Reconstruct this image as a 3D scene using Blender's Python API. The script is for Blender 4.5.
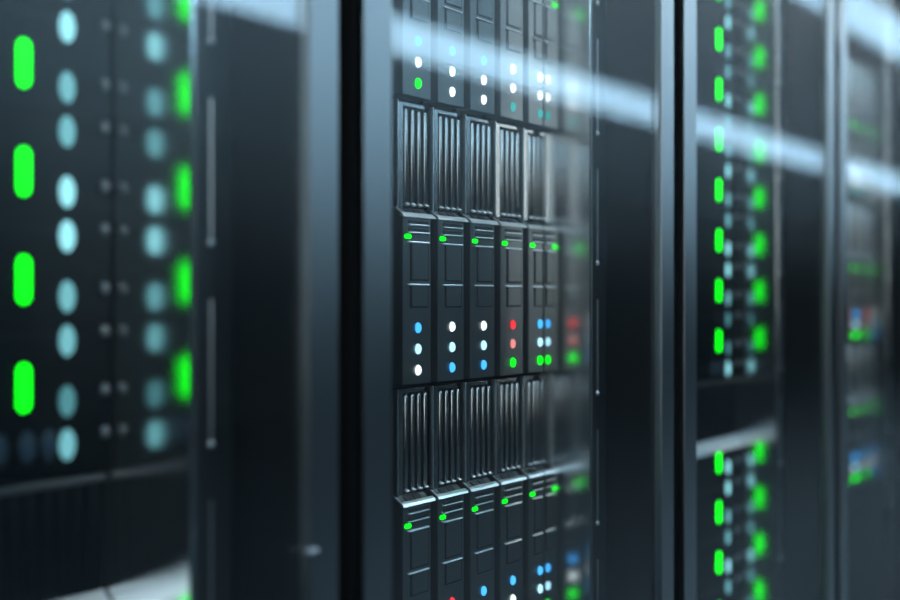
import bpy, bmesh, math
from mathutils import Vector, Matrix

for _o in list(bpy.data.objects):
    bpy.data.objects.remove(_o)
S = bpy.context.scene
C = S.collection

# ------------------------------------------------------------------ camera
EYE = 1.25                                   # lens height
YAW = math.atan(840 / 1250)                  # angle between the view and the row of racks
cam_data = bpy.data.cameras.new('camera')
cam_data.lens = 50
cam_data.sensor_width = 36
cam_data.sensor_fit = 'HORIZONTAL'
cam_data.clip_start = 0.02
cam_data.dof.use_dof = True
cam_data.dof.focus_distance = 1.235
cam_data.dof.aperture_fstop = 1.95
cam_data.dof.aperture_blades = 0
cam = bpy.data.objects.new('camera', cam_data)
C.objects.link(cam)
cam.location = (0, 0, EYE)
cam.rotation_euler = (math.radians(90), 0, YAW - math.radians(90))
S.camera = cam

# ------------------------------------------------------------------ world, exposure
w = bpy.data.worlds.new('world')
S.world = w
w.use_nodes = True
w.node_tree.nodes['Background'].inputs[0].default_value = (0.30, 0.55, 0.75, 1)
w.node_tree.nodes['Background'].inputs[1].default_value = 0.02
S.view_settings.view_transform = 'Standard'
S.view_settings.look = 'None'
S.view_settings.gamma = 1
S.view_settings.use_curve_mapping = False
S.view_settings.exposure = 0.0
S.cycles.use_denoising = True
S.cycles.max_bounces = 10
S.cycles.transparent_max_bounces = 24
S.cycles.sample_clamp_indirect = 6
LAMP_COLOR = (0.50, 0.78, 1.0)
LAMP_POWER = 9.0
ADDED_STRIP_POWER = 16.0
kd = bpy.data.lights.new('added_key_light', 'AREA')  # soft lamp added behind the camera to brighten metal edges
kd.shape = 'RECTANGLE'
kd.size, kd.size_y = 1.2, 1.6
kd.energy = 24
kd.color = (1.0, 0.97, 0.95)
key = bpy.data.objects.new('added_key_light', kd)
C.objects.link(key)
key.location = (-2.0, -1.7, 2.1)
key.rotation_euler = (Vector((1.1, 0.7, 1.3)) - key.location).to_track_quat('-Z', 'Y').to_euler()


# ------------------------------------------------------------------ materials
def new_mat(name):
    m = bpy.data.materials.new(name)
    m.use_nodes = True
    return m, m.node_tree.nodes, m.node_tree.links


def surf(name, col, rough, metal=0.0, grain=0.0, grain_scale=(40, 40, 40), spec=0.5, bump=0.0):
    m, n, l = new_mat(name)
    b = n['Principled BSDF']
    b.inputs['Base Color'].default_value = (*col, 1)
    b.inputs['Roughness'].default_value = rough
    b.inputs['Metallic'].default_value = metal
    b.inputs['Specular IOR Level'].default_value = spec
    if grain or bump:
        tc = n.new('ShaderNodeTexCoord')
        mp = n.new('ShaderNodeMapping')
        mp.inputs['Scale'].default_value = grain_scale
        nz = n.new('ShaderNodeTexNoise')
        nz.inputs['Scale'].default_value = 1
        nz.inputs['Detail'].default_value = 4
        l.new(tc.outputs['Object'], mp.inputs['Vector'])
        l.new(mp.outputs['Vector'], nz.inputs['Vector'])
        if grain:
            mr = n.new('ShaderNodeMapRange')
            mr.inputs['From Min'].default_value = 0.25
            mr.inputs['From Max'].default_value = 0.75
            mr.inputs['To Min'].default_value = rough - grain
            mr.inputs['To Max'].default_value = rough + grain
            l.new(nz.outputs['Fac'], mr.inputs['Value'])
            l.new(mr.outputs['Result'], b.inputs['Roughness'])
        if bump:
            bp = n.new('ShaderNodeBump')
            bp.inputs['Strength'].default_value = bump
            bp.inputs['Distance'].default_value = 0.001
            l.new(nz.outputs['Fac'], bp.inputs['Height'])
            l.new(bp.outputs['Normal'], b.inputs['Normal'])
    return m


def metal(name, spec, rough, diff, mix, grain=0.0, scale=400):
    """satin metal: a tight satin reflection over a dark diffuse base"""
    m, n, l = new_mat(name)
    n.remove(n['Principled BSDF'])
    g = n.new('ShaderNodeBsdfAnisotropic')
    g.distribution = 'BECKMANN'
    g.inputs['Color'].default_value = (*spec, 1)
    g.inputs['Roughness'].default_value = rough
    d = n.new('ShaderNodeBsdfDiffuse')
    d.inputs['Color'].default_value = (*diff, 1)
    mx = n.new('ShaderNodeMixShader')
    mx.inputs[0].default_value = mix
    l.new(d.outputs[0], mx.inputs[1])
    l.new(g.outputs[0], mx.inputs[2])
    if grain:
        tc = n.new('ShaderNodeTexCoord')
        nz = n.new('ShaderNodeTexNoise')
        nz.inputs['Scale'].default_value = scale
        nz.inputs['Detail'].default_value = 3
        mr = n.new('ShaderNodeMapRange')
        mr.inputs['From Min'].default_value = 0.25
        mr.inputs['From Max'].default_value = 0.75
        mr.inputs['To Min'].default_value = rough - grain
        mr.inputs['To Max'].default_value = rough + grain
        l.new(tc.outputs['Object'], nz.inputs['Vector'])
        l.new(nz.outputs['Fac'], mr.inputs['Value'])
        l.new(mr.outputs['Result'], g.inputs['Roughness'])
    l.new(mx.outputs[0], n['Material Output'].inputs['Surface'])
    return m


def glow(name, col, power):
    m, n, l = new_mat(name)
    n.remove(n['Principled BSDF'])
    e = n.new('ShaderNodeEmission')
    e.inputs['Color'].default_value = (*col, 1)
    e.inputs['Strength'].default_value = power
    l.new(e.outputs[0], n['Material Output'].inputs['Surface'])
    return m


def glass_mat():
    """clear door glass: mirror reflection that grows at glancing angles, plus a faint rough reflection added for haze"""
    m, n, l = new_mat('door_glass')
    n.remove(n['Principled BSDF'])
    tr = n.new('ShaderNodeBsdfTransparent')
    tr.inputs['Color'].default_value = (0.93, 0.97, 0.98, 1)
    gl = n.new('ShaderNodeBsdfGlossy')
    gl.inputs['Roughness'].default_value = 0.02
    gl.inputs['Color'].default_value = (0.95, 0.98, 1, 1)
    haze = n.new('ShaderNodeBsdfAnisotropic')  # wide soft reflection, added as a haze of the lamps
    haze.distribution = 'BECKMANN'
    haze.inputs['Roughness'].default_value = 0.34
    haze.inputs['Color'].default_value = (0.95, 0.98, 1, 1)
    lw = n.new('ShaderNodeLayerWeight')
    lw.inputs['Blend'].default_value = 0.5
    pw = n.new('ShaderNodeMath'); pw.operation = 'POWER'
    pw.inputs[1].default_value = 4.0
    mu = n.new('ShaderNodeMath'); mu.operation = 'MULTIPLY_ADD'
    mu.inputs[1].default_value = 0.045
    mu.inputs[2].default_value = 0.046
    l.new(lw.outputs['Facing'], pw.inputs[0])
    l.new(pw.outputs[0], mu.inputs[0])
    mx1 = n.new('ShaderNodeMixShader')
    mx1.inputs[0].default_value = 0.034
    l.new(tr.outputs[0], mx1.inputs[1])
    l.new(haze.outputs[0], mx1.inputs[2])
    mx = n.new('ShaderNodeMixShader')
    l.new(mu.outputs[0], mx.inputs[0])
    l.new(mx1.outputs[0], mx.inputs[1])
    l.new(gl.outputs[0], mx.inputs[2])
    l.new(mx.outputs[0], n['Material Output'].inputs['Surface'])
    return m


M = {
    'frame': metal('door_frame_paint', (0.42, 0.475, 0.50), 0.37, (0.02, 0.025, 0.028), 0.8),
    'shell': surf('cabinet_black', (0.005, 0.006, 0.007), 0.5, spec=0.25),
    'wall_metal': metal('side_wall_steel', (0.84, 0.85, 0.85), 0.20, (0.10, 0.105, 0.105), 0.86, 0.03, 900),
    'rail': metal('rail_paint', (0.20, 0.22, 0.23), 0.36, (0.02, 0.022, 0.024), 0.5, 0.03),
    'rail_edge': surf('rail_edge_steel', (0.5, 0.54, 0.57), 0.3, 1.0),
    'filler': metal('filler_panel_paint', (0.10, 0.12, 0.12), 0.36, (0.008, 0.010, 0.011), 0.4),
    'face': metal('blade_face_metal', (0.30, 0.31, 0.31), 0.36, (0.06, 0.065, 0.068), 0.6, 0.04, 600),
    'plate': metal('blade_vent_metal', (0.55, 0.56, 0.56), 0.27, (0.06, 0.06, 0.06), 0.85),
    'bright': surf('bright_edge_metal', (0.88, 0.90, 0.91), 0.28, 1.0),  # pale colour strengthens the highlights on thin edges
    'lip': surf('enclosure_lip_steel', (0.55, 0.57, 0.58), 0.33, 1.0),
    'dark': surf('recess_shade_black', (0.006, 0.007, 0.008), 0.6),  # near black; also paints the shade inside vents and slots
    'storage': metal('enclosure_face', (0.025, 0.032, 0.036), 0.36, (0.004, 0.005, 0.007), 0.5, 0.03, 300),
    'knob': surf('knob_grey', (0.22, 0.22, 0.23), 0.4, 0.6),
    'glass': glass_mat(),
    'green': glow('led_green', (0.002, 1.0, 0.008), 3.2),
    'green_pill': glow('led_green_bar', (0.0015, 1.0, 0.004), 5.0),
    'red': glow('led_red', (1.0, 0.04, 0.05), 1.6),
    'rose': glow('led_rose', (1.0, 0.30, 0.28), 1.3),
    'blue': glow('led_blue', (0.06, 0.42, 1.0), 2.0),
    'sky': glow('led_pale_blue', (0.45, 0.80, 1.0), 2.0),
    'white': glow('led_white', (0.92, 0.98, 1.0), 2.0),
    'cyan': glow('led_cyan', (0.10, 0.75, 0.72), 0.8),
    'dot3': glow('led_teal_bright', (0.36, 0.84, 0.92), 1.5),
    'dot2': glow('led_teal', (0.32, 0.84, 0.92), 0.78),
    'dot1': glow('led_teal_dim', (0.27, 0.82, 0.9), 0.42),
    'dot0': glow('led_teal_faint', (0.40, 0.85, 1.0), 0.25),
    'unlit': surf('led_unlit', (0.02, 0.04, 0.06), 0.4, spec=0.3),
    'floor': surf('floor_tile', (0.03, 0.035, 0.04), 0.35),
    'ceil': surf('ceiling_paint', (0.30, 0.35, 0.38), 0.8),
    'wall': surf('room_wall_paint', (0.05, 0.06, 0.07), 0.7),
    'lamp': glow('lamp_diffuser', LAMP_COLOR, LAMP_POWER),
    'added_strip': glow('added_strip_white', (1.0, 0.97, 0.95), ADDED_STRIP_POWER),  # glow of the added strip
    'housing': surf('lamp_housing', (0.6, 0.6, 0.6), 0.5),
}


# ------------------------------------------------------------------ mesh helpers
class MB:
    def __init__(self):
        self.bm = bmesh.new()
        self.mats = []

    def _mi(self, m):
        if m not in self.mats:
            self.mats.append(m)
        return self.mats.index(m)

    def _add(self, tmp, m):
        for f in tmp.faces:
            f.material_index = self._mi(m)
        me = bpy.data.meshes.new('tmp')
        tmp.to_mesh(me)
        tmp.free()
        self.bm.from_mesh(me)
        bpy.data.meshes.remove(me)

    def box(self, x0, x1, y0, y1, z0, z1, m, bevel=0.0, seg=2):
        t = bmesh.new()
        bmesh.ops.create_cube(t, size=1)
        for v in t.verts:
            v.co = Vector(((x0 + x1) / 2 + v.co.x * (x1 - x0), (y0 + y1) / 2 + v.co.y * (y1 - y0), (z0 + z1) / 2 + v.co.z * (z1 - z0)))
        if bevel:
            bmesh.ops.bevel(t, geom=t.edges[:], offset=bevel, segments=seg, affect='EDGES', profile=0.5)
        self._add(t, m)
        return self

    def prism_x(self, prof, x0, x1, m, bevel=0.0):
        """profile in (y, z), extruded along x"""
        t = bmesh.new()
        a = [t.verts.new((x0, y, z)) for y, z in prof]
        b = [t.verts.new((x1, y, z)) for y, z in prof]
        n = len(prof)
        t.faces.new(a)
        t.faces.new(b[::-1])
        for i in range(n):
            t.faces.new((a[i], b[i], b[(i + 1) % n], a[(i + 1) % n]))
        bmesh.ops.recalc_face_normals(t, faces=t.faces[:])
        if bevel:
            bmesh.ops.bevel(t, geom=t.edges[:], offset=bevel, segments=2, affect='EDGES', profile=0.5)
        self._add(t, m)
        return self

    def rod(self, x, y, z0, z1, r, m, seg=12):
        """upright bar with rounded ends"""
        t = bmesh.new()
        rings = []
        prof = [(z0, 0.35), (z0 + r * 0.35, 0.8), (z0 + r, 1), (z1 - r, 1), (z1 - r * 0.35, 0.8), (z1, 0.35)]
        for z, k in prof:
            rings.append([t.verts.new((x + r * k * math.cos(2 * math.pi * i / seg), y + r * k * math.sin(2 * math.pi * i / seg), z)) for i in range(seg)])
        for a, b in zip(rings, rings[1:]):
            for i in range(seg):
                f = t.faces.new((a[i], a[(i + 1) % seg], b[(i + 1) % seg], b[i]))
                f.smooth = True
        t.faces.new(rings[0][::-1])
        t.faces.new(rings[-1])
        self._add(t, m)
        return self

    def dome(self, x, y, z, hw, hh, depth, m, seg=20, straight=0.0, across=0.0):
        """lens cap bulging towards -y; straight / across stretch it into an upright or lying pill"""
        t = bmesh.new()
        rings = []
        for k, dy in ((1.0, 0.0), (0.94, 0.45), (0.75, 0.8), (0.4, 0.97)):
            ring = []
            for i in range(seg):
                a = 2 * math.pi * (i + 0.5) / seg
                ca, sa = math.cos(a), math.sin(a)
                ring.append(t.verts.new((x + hw * k * ca + across * (1 if ca > 0 else -1), y - depth * dy, z + hh * k * sa + straight * (1 if sa > 0 else -1))))
            rings.append(ring)
        for a, b in zip(rings, rings[1:]):
            for i in range(seg):
                f = t.faces.new((a[i], a[(i + 1) % seg], b[(i + 1) % seg], b[i]))
                f.smooth = True
        t.faces.new(rings[0][::-1])
        t.faces.new(rings[-1])
        bmesh.ops.recalc_face_normals(t, faces=t.faces[:])
        self._add(t, m)
        return self

    def mesh(self, name):
        me = bpy.data.meshes.new(name)
        self.bm.to_mesh(me)
        self.bm.free()
        for m in self.mats:
            me.materials.append(M[m])
        return me

    def build(self, name, parent=None, label=None):
        return place(name, self.mesh(name), parent, label)


def place(name, me, parent=None, label=None, loc=None):
    o = bpy.data.objects.new(name, me)
    C.objects.link(o)
    if parent:
        o.parent = parent
    if loc:
        o.location = loc
    if label:
        o['label'] = label
    return o


def thing(name, label, cat, loc=(0, 0, 0), group=None):
    o = bpy.data.objects.new(name, None)
    o.empty_display_size = 0.05
    C.objects.link(o)
    o.location = loc
    o['label'] = label
    o['category'] = cat
    if group:
        o['group'] = group
    return o


def struct(name, mb):
    o = mb.build(name)
    o['kind'] = 'structure'
    return o


# ------------------------------------------------------------------ the room
RX0, RX1, RY0, RY1, CEIL = -6.0, 26.0, -8.0, 1.75, 2.92
struct('floor', MB().box(RX0, RX1, RY0, RY1, -0.1, 0.0, 'floor'))
struct('ceiling', MB().box(RX0, RX1, RY0, RY1, CEIL, CEIL + 0.1, 'ceil'))
struct('wall_back', MB().box(RX0, RX1, RY1, RY1 + 0.1, 0, CEIL, 'wall'))
struct('wall_front', MB().box(RX0, RX1, RY0 - 0.1, RY0, 0, CEIL, 'wall'))
struct('wall_left', MB().box(RX0 - 0.1, RX0, RY0, RY1, 0, CEIL, 'wall'))
struct('wall_right', MB().box(RX1, RX1 + 0.1, RY0, RY1, 0, CEIL, 'wall'))


def ceiling_light(y, width, label, diffuser='lamp'):
    t = thing('ceiling_light', label, 'ceiling light', (10.0, y, CEIL), 'ceiling light strips')
    h = width / 2
    MB().box(-14.5, 14.5, -h - 0.03, h + 0.03, -0.05, 0.0, 'housing', 0.004).build('housing', t)
    MB().box(-14.48, 14.48, -h, h, -0.062, -0.05, diffuser).build('diffuser', t)


ceiling_light(-3.375, 0.60, 'broad pale blue ceiling light strip, mirrored as a band across every rack door')
ceiling_light(-0.855, 0.30, 'slim pale blue ceiling light strip above the aisle, mirrored at the top right corner')
ceiling_light(-0.32, 0.14, 'added narrow white light strip, out of view, close above the server racks', 'added_strip')  # added to light shelves and edges, not a known fixture

# ------------------------------------------------------------------ racks
DOOR_Y = 0.578           # front of the door frames
BAY_Y = 0.695            # plane of the servers' vents
RACK_H = 2.0


def rack(k, wall_off, rail_y, label):
    g = 0.127 + 0.6 * k
    t = thing('server_rack', label, 'server rack', (g, DOOR_Y, 0), 'row of server racks')
    x0, x1 = 0.016, 0.584
    back = 1.05
    sh = MB()
    sh.box(x0, x0 + 0.012, 0.0095, back, 0.03, RACK_H, 'shell')
    sh.box(x1 - 0.012, x1, 0.0095, back, 0.03, RACK_H, 'shell')
    sh.box(x0 + 0.012, x1 - 0.012, back - 0.012, back, 0.03, RACK_H, 'shell')
    sh.box(x0 + 0.012, x1 - 0.012, 0.03, back - 0.012, RACK_H - 0.03, RACK_H, 'shell')
    sh.box(x0 + 0.012, x1 - 0.012, 0.03, back - 0.012, 0.03, 0.06, 'shell')
    for fx in (x0 + 0.04, x1 - 0.04):
        for fy in (0.08, back - 0.08):
            sh.rod(fx, fy, 0.0, 0.032, 0.02, 'shell')
    sh.build('cabinet_shell', t)
    # inner side walls, the right one is polished and mirrors the lights
    wx = wall_off
    MB().box(wx, wx + 0.006, rail_y - 0.004 - DOOR_Y, 0.9, 0.06, RACK_H - 0.03, 'wall_metal', 0.0012).build('side_wall', t, 'polished steel side wall mirroring the lights')
    MB().box(0.146, 0.150, 0.085, 0.9, 0.06, RACK_H - 0.03, 'shell').build('side_wall', t)
    MB().box(0.028, 0.146, 0.120, 0.126, 0.06, RACK_H - 0.03, 'filler').build('filler_panel', t)
    # slotted mounting rail
    rx0 = wx + 0.006
    ra = MB()
    ra.box(rx0, rx0 + 0.040, rail_y - DOOR_Y, rail_y - DOOR_Y + 0.02, 0.06, RACK_H - 0.03, 'rail', 0.0015)
    ra.box(rx0 + 0.030, rx0 + 0.040, rail_y - DOOR_Y + 0.02, 0.16, 0.06, RACK_H - 0.03, 'rail')
    rail = ra.build('mounting_rail', t)
    for i in range(-3, 4):
        zt = EYE + 0.1437 + 0.143 * i
        sx = rx0 + 0.018
        s = MB()
        s.box(sx - 0.0008, sx + 0.0008, rail_y - DOOR_Y - 0.0012, rail_y - DOOR_Y + 0.001, zt - 0.1, zt, 'rail_edge', 0.0004, 1)
        s.dome(sx, rail_y - DOOR_Y, zt - 0.103, 0.0028, 0.0028, 0.002, 'bright', 12)
        s.build('slot', rail, 'thin steel slot line ending in a screw')
    # dark cover between rail and cabinet side
    fp = MB()
    fp.box(rx0 + 0.041, x1 - 0.012, 0.150, 0.156, 0.06, RACK_H - 0.03, 'filler')
    fp.box(rx0 + 0.060, rx0 + 0.066, 0.138, 0.150, 0.06, RACK_H - 0.03, 'filler', 0.001)
    fp.build('filler_panel', t)
    # glazed door
    z0, z1 = 0.05, RACK_H - 0.02
    a0, a1, b0, b1 = 0.0172, 0.0525, 0.5545, 0.587
    d = MB()
    d.box(a0, a1, 0, 0.009, z0, z1, 'frame', 0.0007)
    d.box(b0, b1, 0, 0.009, z0, z1, 'frame', 0.0007)
    d.box(a1, b0, 0, 0.009, z1 - 0.05, z1, 'frame', 0.002)
    d.box(a1, b0, 0, 0.009, z0, z0 + 0.05, 'frame', 0.002)
    door = d.build('door', t)
    MB().box(a1, b0, 0.002, 0.007, z0 + 0.05, z1 - 0.05, 'glass').build('glass_pane', door, 'clear glass pane mirroring the ceiling lights')
    if k == 0:
        MB().box(b0 - 0.004, b0 + 0.006, -0.004, 0.002, EYE - 0.180, EYE - 0.177, 'rail_edge', 0.001).build('door_glint', door, 'small bright bar standing for a glint on the frame')  # bar added to give this frame its small glint
    for hz in (0.35, 1.65):
        h = MB()
        h.box(a0 - 0.005, a0 + 0.001, 0.002, 0.010, hz, hz + 0.06, 'frame', 0.001)
        h.build('hinge', door)
    return g


WALL = [0.491, 0.4797, 0.486, 0.4797]
G = [rack(0, WALL[0], 0.636, 'blurred server rack at the left edge with large green bar lights behind glass'),
     rack(1, WALL[1], 0.632, 'sharp server rack in the middle holding rows of slim blade servers'),
     rack(2, WALL[2], 0.636, 'server rack right of the middle with a column of small green bar lights'),
     rack(3, WALL[3], 0.632, 'blurred server rack at the right edge holding blade servers')]

# ------------------------------------------------------------------ blade servers
BW, BH, PITCH = 0.054, 0.2676, 0.058
FY = -0.009                     # face plane in front of the vent plane
FW = 0.046


def blade_meshes(BW, FW):
    d = {}
    cut = BW < 0.05                       # the last column is a narrow blade
    SE = 0.0290 if cut else 0.0412        # right end of slots and latches
    # all heights measured down from the top of the blade, shifted so that the base is z = 0
    def z(v): return BH + v
    b = MB()
    b.box(0.0005, BW - 0.0015, 0.009, 0.30, 0.0, BH - 0.001, 'dark')
    d['body'] = b.mesh('body')
    v = MB()
    v.box(0, 0.0135, 0, 0.009, z(-0.101), z(-0.0005), 'plate', 0.0009)
    v.box(0, 0.0016, -0.003, 0.004, z(-0.101), z(0), 'bright', 0.0005)
    v.box(0.0135, BW - 0.001, 0.004, 0.009, z(-0.101), z(-0.0005), 'dark')  # black backing puts the shade between the ribs into the colour
    v.box(0.0135, BW - 0.006, 0.0, 0.006, z(-0.0045), z(-0.0005), 'plate', 0.0006)
    for x in (0.0186, 0.0285) if cut else (0.0186, 0.0292, 0.0398, 0.0504):
        v.rod(x, 0.0018, z(-0.097), z(-0.006), 0.0025, 'plate')
        v.dome(x, 0.0005, z(-0.0975), 0.0034, 0.0016, 0.0036, 'bright', 12)
    d['vent_grille'] = v.mesh('vent_grille')
    f = MB()
    f.prism_x([(0.009, z(-0.1005)), (0.0, z(-0.101)), (FY, z(-0.1085)), (FY, 0.0), (0.009, 0.0)], 0, FW, 'face', 0.0008)
    d['face_plate'] = f.mesh('face_plate')
    s = MB()
    s.prism_x([(0.0006, z(-0.1006)), (FY - 0.0004, z(-0.1073)), (FY - 0.0004, z(-0.1090)), (0.0006, z(-0.1030))], -0.0006, 0.0010, 'bright', 0.0004)  # thin bright bar shaped as the highlight along the side edge
    s.prism_x([(-0.0066, z(-0.1054)), (FY - 0.0004, z(-0.1075)), (FY - 0.0020, z(-0.1100)), (FY + 0.0004, z(-0.1104)), (-0.0050, z(-0.1086))], -0.0005, FW + (0 if cut else 0.006), 'bright', 0.0003)
    for gx in (0.010,) if cut else (0.010, 0.024):
        s.prism_x([(-0.0016, z(-0.1012)), (-0.0066, z(-0.1052)), (-0.0066, z(-0.1062)), (-0.0016, z(-0.1022))], gx, gx + 0.011, 'dark')
    d['top_lip'] = s.mesh('top_lip')
    for i, zz in enumerate((-0.1148, -0.1222)):
        c = MB()
        c.box(0.0085, SE, FY - 0.0005, FY + 0.002, z(zz) - 0.0017, z(zz) + 0.0017, 'dark')  # raised black strip, painted shade of an opening
        c.box(0.0085, SE, FY - 0.0022, FY + 0.001, z(zz) - 0.0031, z(zz) - 0.0017, 'bright', 0.0006, 2)
        d['cooling_slot%d' % i] = c.mesh('cooling_slot')
    for i, (zt, zb) in enumerate(((-0.134, -0.170), (-0.174, -0.1955))):
        c = MB()
        c.box(0.0115, SE, FY - 0.0005, FY + 0.001, z(zb), z(zt), 'dark')
        c.box(0.0135, SE - 0.0017, FY - 0.0013, FY + 0.001, z(zb) + 0.0012, z(zt), 'face', 0.0006)
        c.box(0.0085, SE, FY - 0.0022, FY + 0.001, z(zt) - 0.0004, z(zt) + 0.0012, 'bright', 0.0007, 2)
        d['latch%d' % i] = c.mesh('release_latch')
    return d


WIDE, NARROW = blade_meshes(0.054, 0.046), blade_meshes(0.0318, 0.0315)
LED = {}


def led_mesh(kind, shape):
    key = (kind, shape)
    if key not in LED:
        b = MB()
        if shape == 'round':
            b.dome(0, 0, 0, 0.0040, 0.0050, 0.003, kind)
        elif shape == 'bar':
            b.dome(0, 0, 0, 0.0022, 0.0022, 0.0016, kind, 16, 0.0, 0.0026)
        elif shape == 'pill':
            b.dome(0, 0, 0, 0.0048, 0.0050, 0.002, kind, 20, 0.0110)
        elif shape == 'dot':
            b.dome(0, 0, 0, 0.0068, 0.0110, 0.002, kind)
        elif shape == 'knob':
            b.dome(0, 0, 0, 0.0036, 0.0048, 0.004, kind, 16)
        LED[key] = b.mesh('light_' + kind)
    return LED[key]


COLOUR = {'green': 'green', 'red': 'red', 'rose': 'pale red', 'blue': 'blue', 'sky': 'pale blue', 'white': 'white', 'cyan': 'cyan'}


def blade(x, ztop, leds, label, group, BM=None):
    BM = BM or WIDE
    t = thing('blade_server', label, 'blade server', (x, BAY_Y, ztop - BH), group)
    for key, name in (('body', 'body'), ('vent_grille', 'vent_grille'), ('face_plate', 'face_plate'), ('top_lip', 'top_lip'),
                      ('cooling_slot0', 'cooling_slot'), ('cooling_slot1', 'cooling_slot'), ('latch0', 'release_latch'), ('latch1', 'release_latch')):
        place(name, BM[key], t)
    place('power_light', led_mesh('green', 'bar'), t, 'small green power light', (0.0078, FY, BH - 0.1284))
    for c, dz in zip(leds, (-0.2144, -0.2345, -0.2545)):
        place('status_light', led_mesh(c, 'round'), t, COLOUR[c] + ' status light', (0.024, FY, BH + dz))
    return t


ROWS = [
    ('top', EYE + 0.1881 + 0.2716, [('cyan', 'white', 'green'), ('cyan', 'white', 'white'), ('cyan', 'white', 'white'), ('white', 'white', 'cyan'), ('white', 'white', 'cyan')]),
    ('middle', EYE + 0.1881, [('blue', 'sky', 'white'), ('white', 'sky', 'blue'), ('white', 'sky', 'blue'), ('red', 'rose', 'green'), ('blue', 'sky', 'green')]),
    ('bottom', EYE + 0.1881 - 0.2716, [('white', 'sky', 'blue'), ('red', 'white', 'blue'), ('blue', 'white', 'blue'), ('blue', 'white', 'green'), ('blue', 'sky', 'green')]),
]
COLS = ['leftmost', 'second from left', 'third from left', 'fourth from left', 'narrow one beside mirror wall']
for row, ztop, leds in ROWS:
    for j in range(5):
        blade(0.942 + PITCH * j, ztop, leds[j],
              'slim dark blade server in the sharp middle rack, %s row, %s' % (row, COLS[j]),
              'blade servers in the middle rack', NARROW if j == 4 else WIDE)
COLS4 = {2: 'nearest the door frame', 3: 'between two others', 4: 'beside the mirror wall'}
for row, ztop, leds in ROWS:
    for j in (2, 3, 4):
        blade(0.942 + 1.2 + PITCH * j, ztop, leds[j],
              'blurred blade server in the rack at the right edge, %s row, %s' % (row, COLS4[j]),
              'blade servers in the right edge rack', NARROW if j == 4 else WIDE)

# ------------------------------------------------------------------ storage enclosures with green bar lights
PILL_STEP = 0.0733


def enclosure(xw, y, px, top, bottom, rows, levels, label, extra=None):
    """face panel with a vented top; xw is the x of the mirror wall to its right, heights are above EYE"""
    x0 = -0.330
    hgt = top - bottom
    t = thing('storage_enclosure', label, 'storage enclosure', (xw, y, EYE + bottom), 'storage enclosures behind the outer glass doors')
    b = MB()
    b.box(x0, -0.002, 0.012, 0.32, 0, hgt - 0.001, 'dark')
    b.build('body', t)
    zs = hgt - 0.087                       # shelf line
    v = MB()
    v.box(x0, -0.002, 0.006, 0.012, zs, hgt - 0.001, 'storage')
    n = 24
    for i in range(n):
        v.rod(x0 + 0.012 + i * (0.306 / (n - 1)), 0.004, zs + 0.006, hgt - 0.006, 0.0032, 'storage', 8)
    v.box(x0, -0.002, 0.0, 0.010, hgt - 0.005, hgt - 0.0005, 'face', 0.0008)
    v.build('vent_grille', t)
    f = MB()
    f.prism_x([(0.012, zs - 0.0005), (0.0, zs - 0.001), (-0.004, zs - 0.009), (-0.004, 0.0), (0.012, 0.0)], x0, -0.002, 'storage', 0.0008)
    for r in rows:
        f.box(x0 + 0.01, -0.036, -0.0045, -0.003, r - bottom - 0.0385, r - bottom - 0.0375, 'dark')
    f.build('face_plate', t)
    s = MB()
    s.prism_x([(0.003, zs + 0.0020), (-0.0060, zs - 0.0085), (-0.0090, zs - 0.016), (0.002, zs - 0.017)], x0, -0.002, 'lip', 0.0004)
    s.build('top_lip', t)
    if extra is not None:
        for dx in (-0.020, 0.003, 0.021):
            place('unlit_light', led_mesh('unlit', 'dot'), t, 'dark unlit light', (px + dx, -0.004, -0.1005 - bottom))
    dots = []
    for r in rows:
        place('bar_light', led_mesh('green_pill', 'pill'), t, 'green bar light', (px, -0.004, r - bottom))
        dots += [r + 0.031, r - 0.0113]
    if extra is not None:
        dots.append(extra)
    if extra is None:
        dots.pop(0)                        # the lip takes the first place
    for h, lv in zip(dots, levels):
        place('dot_light', led_mesh('dot%d' % lv, 'dot'), t, ('bright', 'dim')[lv < 2] + ' teal dot light', (px + 0.0362, -0.004, h - bottom))
        place('knob', led_mesh('knob', 'knob'), t, 'grey knob', (px + 0.069, -0.004, h + 0.006 - bottom))


UP = [-0.0595 + PILL_STEP * k for k in range(7, -1, -1)]       # from the top downwards
LO = [-0.2357 - PILL_STEP * k for k in range(0, 5)]
WX = [G[0] + WALL[0], G[2] + WALL[2]]
lev_left = [2] * 8 + [3, 2, 2, 3, 3, 2, 2, 1, 2]
lev_right = [3, 2, 3, 2, 2, 3, 2, 2, 3, 2, 2, 3, 3, 2, 1, 1, 3]
enclosure(WX[0], 0.715, -0.077, 0.58, -0.122, UP, lev_left, 'dark storage panel with large green bars and teal dots at the left edge', -0.1013)
enclosure(WX[0], 0.715, -0.077, -0.126, -0.62, LO, [2] * 10, 'dark vented panel under the large green bars, bright lip at the bottom left corner')
enclosure(WX[1], BAY_Y, -0.083, 0.58, -0.114, UP, lev_right, 'dark storage panel with seven small green bars above the pale ledge', -0.1013)
enclosure(WX[1], BAY_Y, -0.083, -0.118, -0.62, LO, [3, 3, 2, 2, 3, 2, 2, 2, 2, 2], 'dark storage panel with small green bars below the pale ledge')
